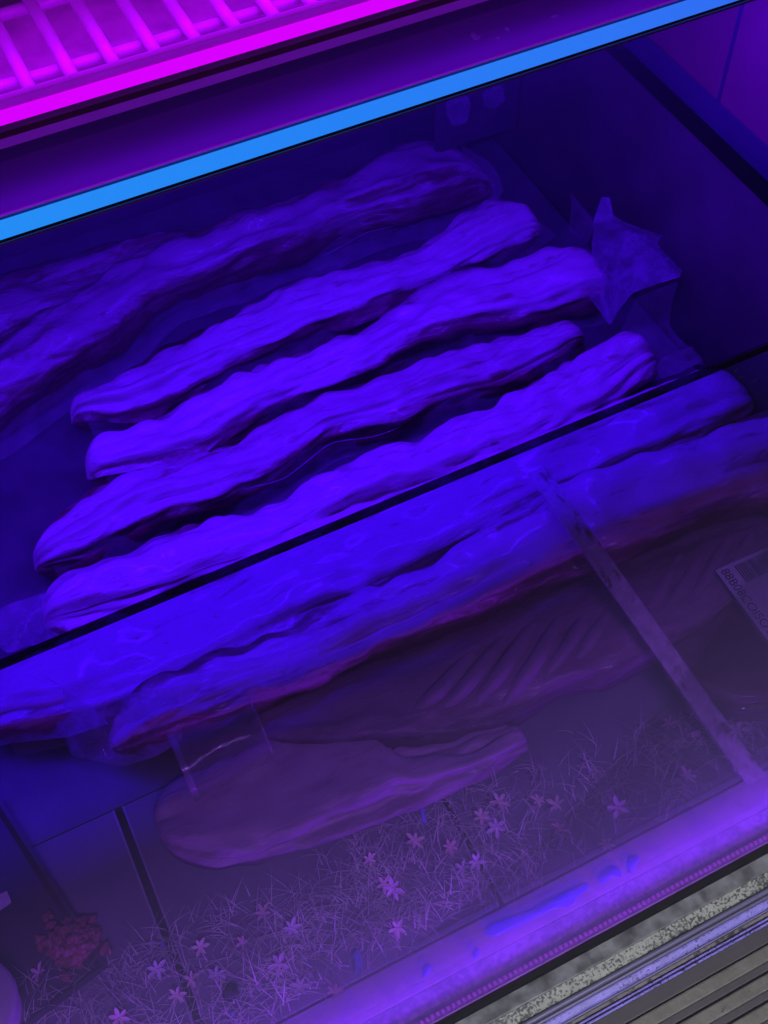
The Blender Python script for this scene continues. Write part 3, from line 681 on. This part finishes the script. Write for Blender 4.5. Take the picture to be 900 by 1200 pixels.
# ------------------------------------------------------------------ reflection of grass and star flowers in the glass, built as solid things
rnd = random.Random(21)
vs = []; fs = []
def blade(p, h, wdt, ang, lean, curl):
    i0 = len(vs); d = Vector((math.cos(ang), math.sin(ang), 0)); s = Vector((-d.y, d.x, 0)); q = p.copy()
    nseg = 7; el = math.pi / 2 - lean
    for k in range(nseg + 1):
        t = k / nseg; ww = wdt * (1 - t * 0.8)
        vs.append(q - s * ww); vs.append(q + s * ww)
        el2 = el - curl * t
        q = q + (d * math.cos(el2) + Vector((0, 0, 1)) * math.sin(el2)) * (h / nseg)
        if q.z < 0.001: q.z = 0.001
    for k in range(nseg): fs.append((i0 + 2 * k, i0 + 2 * k + 1, i0 + 2 * k + 3, i0 + 2 * k + 2))
top = [(-20, 1150), (60, 1140), (150, 1125), (250, 1060), (330, 1040), (410, 985), (520, 940), (600, 905), (680, 880), (760, 850), (900, 800)]
bot = lambda px: 1193 - (px - 330) * 0.5053 - 6
clumps = [(rnd.uniform(-20, 900), rnd.random()) for _ in range(120)]
cl2 = []
for px, t in clumps:
    y1 = bot(px); y0 = np.interp(px, [a[0] for a in top], [a[1] for a in top]); cl2.append((px, y0 + (y1 - y0) * (t ** 0.8)))
nb = 0
while nb < 2700:
    if rnd.random() < 0.62:
        c = rnd.choice(cl2); px, py = c[0] + rnd.gauss(0, 14), c[1] + rnd.gauss(0, 11)
    else:
        px = rnd.uniform(-30, 900); y0 = np.interp(px, [a[0] for a in top], [a[1] for a in top]); py = y0 + rnd.random() * (bot(px) - y0)
    if px > 640 and rnd.random() < 0.55: continue
    if py > bot(px) or py > 1290: continue
    p = P(px, py, 0.001)
    if p.y < 0.236: continue
    blade(p, rnd.uniform(0.014, 0.040), rnd.uniform(0.0003, 0.0006), rnd.uniform(0, 2 * math.pi), rnd.uniform(0.2, 1.2), rnd.uniform(0.6, 3.4)); nb += 1
# keep blades behind the pane
for i, v in enumerate(vs):
    lim = gb.y + v.z * gd.y / gd.z + 0.005
    if v.y < lim: vs[i] = Vector((v.x, lim, v.z))
tag(link('reflected_grass', mesh(vs, fs), M['grass'], None, loc=P(450, 1080, 0)), 'sparse thin reflected grass built as blades lying along the foot of the front glass', 'grass', kind='stuff')

def flower(px, py, size, mat, label, seed, npet=6, z=0.016, tilt=0.45):
    r = random.Random(seed); c = P(px, py, z)
    lim = gb.y + z * gd.y / gd.z + 0.012
    vs = []; fs = []; a0 = r.uniform(0, 6.28)
    for k in range(npet):
        a = a0 + k * 2 * math.pi / npet + r.uniform(-0.15, 0.15); d = Vector((math.cos(a), math.sin(a), 0)); s = Vector((-d.y, d.x, 0))
        ln = size * r.uniform(0.78, 1.1); wd = ln * 0.20; up = r.uniform(0.0, 0.5); i0 = len(vs)
        pr = [(0.06, 0.35, 0), (0.35, 0.85, 0.20), (0.6, 1.0, 0.32), (0.85, 0.6, 0.34), (1.0, 0.05, 0.30)]
        for t, ww, zz in pr:
            p = d * (ln * t) + Vector((0, 0, ln * (zz * up * 2 - 0.05)))
            vs += [p - s * wd * ww + Vector((0, 0, ln * 0.05)), p + Vector((0, 0, -ln * 0.01)), p + s * wd * ww + Vector((0, 0, ln * 0.05))]
        for q_ in range(4):
            for e in range(2): fs.append((i0 + 3 * q_ + e, i0 + 3 * q_ + e + 1, i0 + 3 * q_ + e + 4, i0 + 3 * q_ + e + 3))
    me = mesh(vs, fs); me.transform(Matrix.Rotation(r.uniform(-tilt, tilt), 4, 'X') @ Matrix.Rotation(r.uniform(-tilt, tilt), 4, 'Y'))
    me.materials.append(M[mat]); me.polygons.foreach_set('use_smooth', [True] * len(me.polygons))
    o = bpy.data.objects.new('reflected_star_flower', me); COL.objects.link(o); o.location = c
    cm = bmesh.new(); bmesh.ops.create_icosphere(cm, subdivisions=1, radius=size * 0.13)
    for v in cm.verts: v.co.z *= 0.6
    k = bpy.data.objects.new('flower_centre', done(cm)); k.data.materials.append(M['peach']); COL.objects.link(k); k.parent = o
    st = tube_mesh([(0, 0, -0.0005), (0.001, 0.0005, -z * 0.5), (0.0005, 0.001, -z + 0.001)], 0.0005, 5); st.materials.append(M['grass'])
    s_ = bpy.data.objects.new('stem', st); COL.objects.link(s_); s_.parent = o
    return tag(o, label, 'flower', 'star flowers reflected in the glass, built solid')
FL = [
 (45, 1140, .0085, 'red', 'reflected rose star flower in the grass right below the mince lump'),
 (184, 1136, .0090, 'lilac', 'reflected pale lilac star flower beside the lower end of the wide dark deck seam'),
 (207, 1167, .0085, 'peach', 'reflected peach flower of the close pair just left of the dark bud, nearer the glass'),
 (224, 1148, .0085, 'peach', 'reflected peach flower touching the foot of the wide dark seam'),
 (235, 1110, .0080, 'peach', 'tilted reflected peach flower alone above the foot of the wide dark seam'),
 (253, 1143, .0085, 'lilac', 'reflected lilac star flower just above the dark bud'),
 (284, 1104, .0065, 'red', 'very small reflected rose flower halfway between seam and the lilac flower trio'),
 (308, 1070, .0085, 'peach', 'reflected peach star flower highest in the grass below the dull pale slab'),
 (342, 1088, .0090, 'lilac', 'open reflected lilac star flower to the right of the highest peach one'),
 (327, 1130, .0095, 'pink', 'reflected bright pink star flower with broad petals low at the left of the ledge'),
 (352, 1156, .0085, 'lilac', 'drooping reflected lilac flower close to the low end of the violet ledge'),
 (392, 1163, .0080, 'red', 'reflected rose flower half hidden at the ledge, below the large blue petal'),
 (466, 1088, .0085, 'peach', 'reflected dim peach star flower close to the ledge below the brightest pink pair'),
 (433, 1007, .0075, 'peach', 'small reflected dim peach bud at the top edge of the grass below the slab'),
 (460, 1041, .0100, 'pink', 'large reflected bright pink star flower overlapping a dimmer one'),
 (450, 1036, .0080, 'peach', 'reflected dim peach flower tucked behind the large bright pink one'),
 (486, 986, .0095, 'peach', 'lone reflected peach star flower beside the blue stick'),
 (527, 993, .0080, 'red', 'small reflected rose flower left of the thin deck seam'),
 (542, 1018, .0080, 'lilac', 'left reflected lilac flower of the pair at the end of the thin seam'),
 (558, 1010, .0080, 'lilac', 'right reflected lilac flower of the pair at the end of the thin seam'),
 (582, 970, .0095, 'lilac', 'reflected lilac star flower below the two peach blooms right of the thin seam'),
 (585, 940, .0100, 'peach', 'spidery reflected peach flower at the top of the cluster right of the thin seam'),
 (564, 957, .0085, 'peach', 'reflected peach flower right against the thin deck seam'),
 (631, 938, .0080, 'peach', 'left one of two touching reflected peach flowers in the middle of the grass'),
 (653, 943, .0095, 'peach', 'right one of two touching reflected peach flowers in the middle of the grass'),
 (656, 972, .0095, 'red', 'reflected rose star flower below the two touching peach flowers'),
 (711, 990, .0080, 'peach', 'faint reflected peach flower half sunk behind the ledge edge'),
 (724, 946, .0100, 'pink', 'reflected bright pink star flower near the ledge, between rose flower and strip'),
 (805, 909, .0100, 'pink', 'reflected bright pink six petalled flower next to the translucent strip'),
 (784, 848, .0075, 'red', 'little reflected rose flower furthest from the glass, left of the strip'),
 (865, 856, .0100, 'lilac', 'reflected lilac star flower lying across the translucent strip'),
 (881, 832, .0085, 'red', 'reflected dark rose flower to the right of the strip'),
 (140, 1193, .0085, 'peach', 'reflected peach flower cut by the bottom of the photo'),
 (668, 1060, .0001, None, None),
]
for k, (px, py, s, mt_, lb) in enumerate(FL):
    if mt_: flower(px, py, s, mt_, lb, 100 + k, 5 if k % 3 == 0 else 6, z=0.05 if px in (865,) else 0.016)
def scrap(name, pts, mat, label, cat, z=0.012, seed=0):
    o = sheet(name, [P(*p, z) for p in pts], [tuple(range(len(pts)))], M[mat], None, 2, 0.0006, seed)
    c = sum((P(*p, z) for p in pts), Vector()) / len(pts); o.data.transform(Matrix.Translation(-c)); o.location = c; tag(o, label, cat)
scrap('petal', [(808, 860), (812, 855), (822, 855), (822, 864), (812, 866)], 'pink', 'single loose pink petal between little rose flower and strip', 'petal', 0.004, 1)
scrap('petal', [(446, 878), (450, 874), (455, 876), (451, 881)], 'blue_petal', 'tiny blue petal lying above the reflected grass beside the thin seam', 'petal', 0.004, 2)
scrap('petal', [(412, 1118), (420, 1110), (427, 1124), (424, 1142), (414, 1144), (416, 1130)], 'blue_petal', 'large blue petal standing in the reflected grass close to the ledge', 'petal', 0.014, 3)
scrap('petal', [(268, 1187), (272, 1184), (277, 1188), (273, 1194)], 'blue_petal', 'small blue petal right below the dark bud', 'petal', 0.006, 4)
scrap('petal', [(187, 1108), (192, 1102), (194, 1108), (190, 1112)], 'blue_petal', 'small blue petal beside the wide dark seam', 'petal', 0.006, 5)
o = link('blue_stick', tube_mesh([P(494, 938, 0.005), P(495, 952, 0.006), P(496, 960, 0.005), P(499, 964, 0.004)], [0.0022, 0.0024, 0.0022, 0.0026], 8), M['blue_petal'], None, True, loc=P(495, 950, 0))
tag(o, 'short blue stick lying above the lone peach flower', 'stick')
bm = bmesh.new(); bmesh.ops.create_icosphere(bm, subdivisions=3, radius=0.0065)
for v in bm.verts: v.co += noise.noise_vector(v.co * 500) * 0.0022
o = link('dark_bud', done(bm), M['dark'], None, True); o.location = P(270, 1162, 0.008); tag(o, 'dark round bud sitting in the reflected grass near the wide seam', 'bud')

# thin haze volume added for a milky look all over
M['mist'] = bpy.data.materials.new('added_haze'); M['mist'].use_nodes = True; nt = M['mist'].node_tree; nt.nodes.clear()
pv = N(nt, 'ShaderNodeVolumePrincipled'); pv.inputs['Color'].default_value = (0.9, 0.85, 0.95, 1); pv.inputs['Density'].default_value = 0.105
oo = N(nt, 'ShaderNodeOutputMaterial'); nt.links.new(pv.outputs[0], oo.inputs['Volume'])
bm = bmesh.new(); box_bm(bm, (-3, -2.5, -1.3), (3, 2.5, 1.9)); tag(link('added_haze_box', done(bm), M['mist']), kind='stuff')  # haze volume added for a milky look
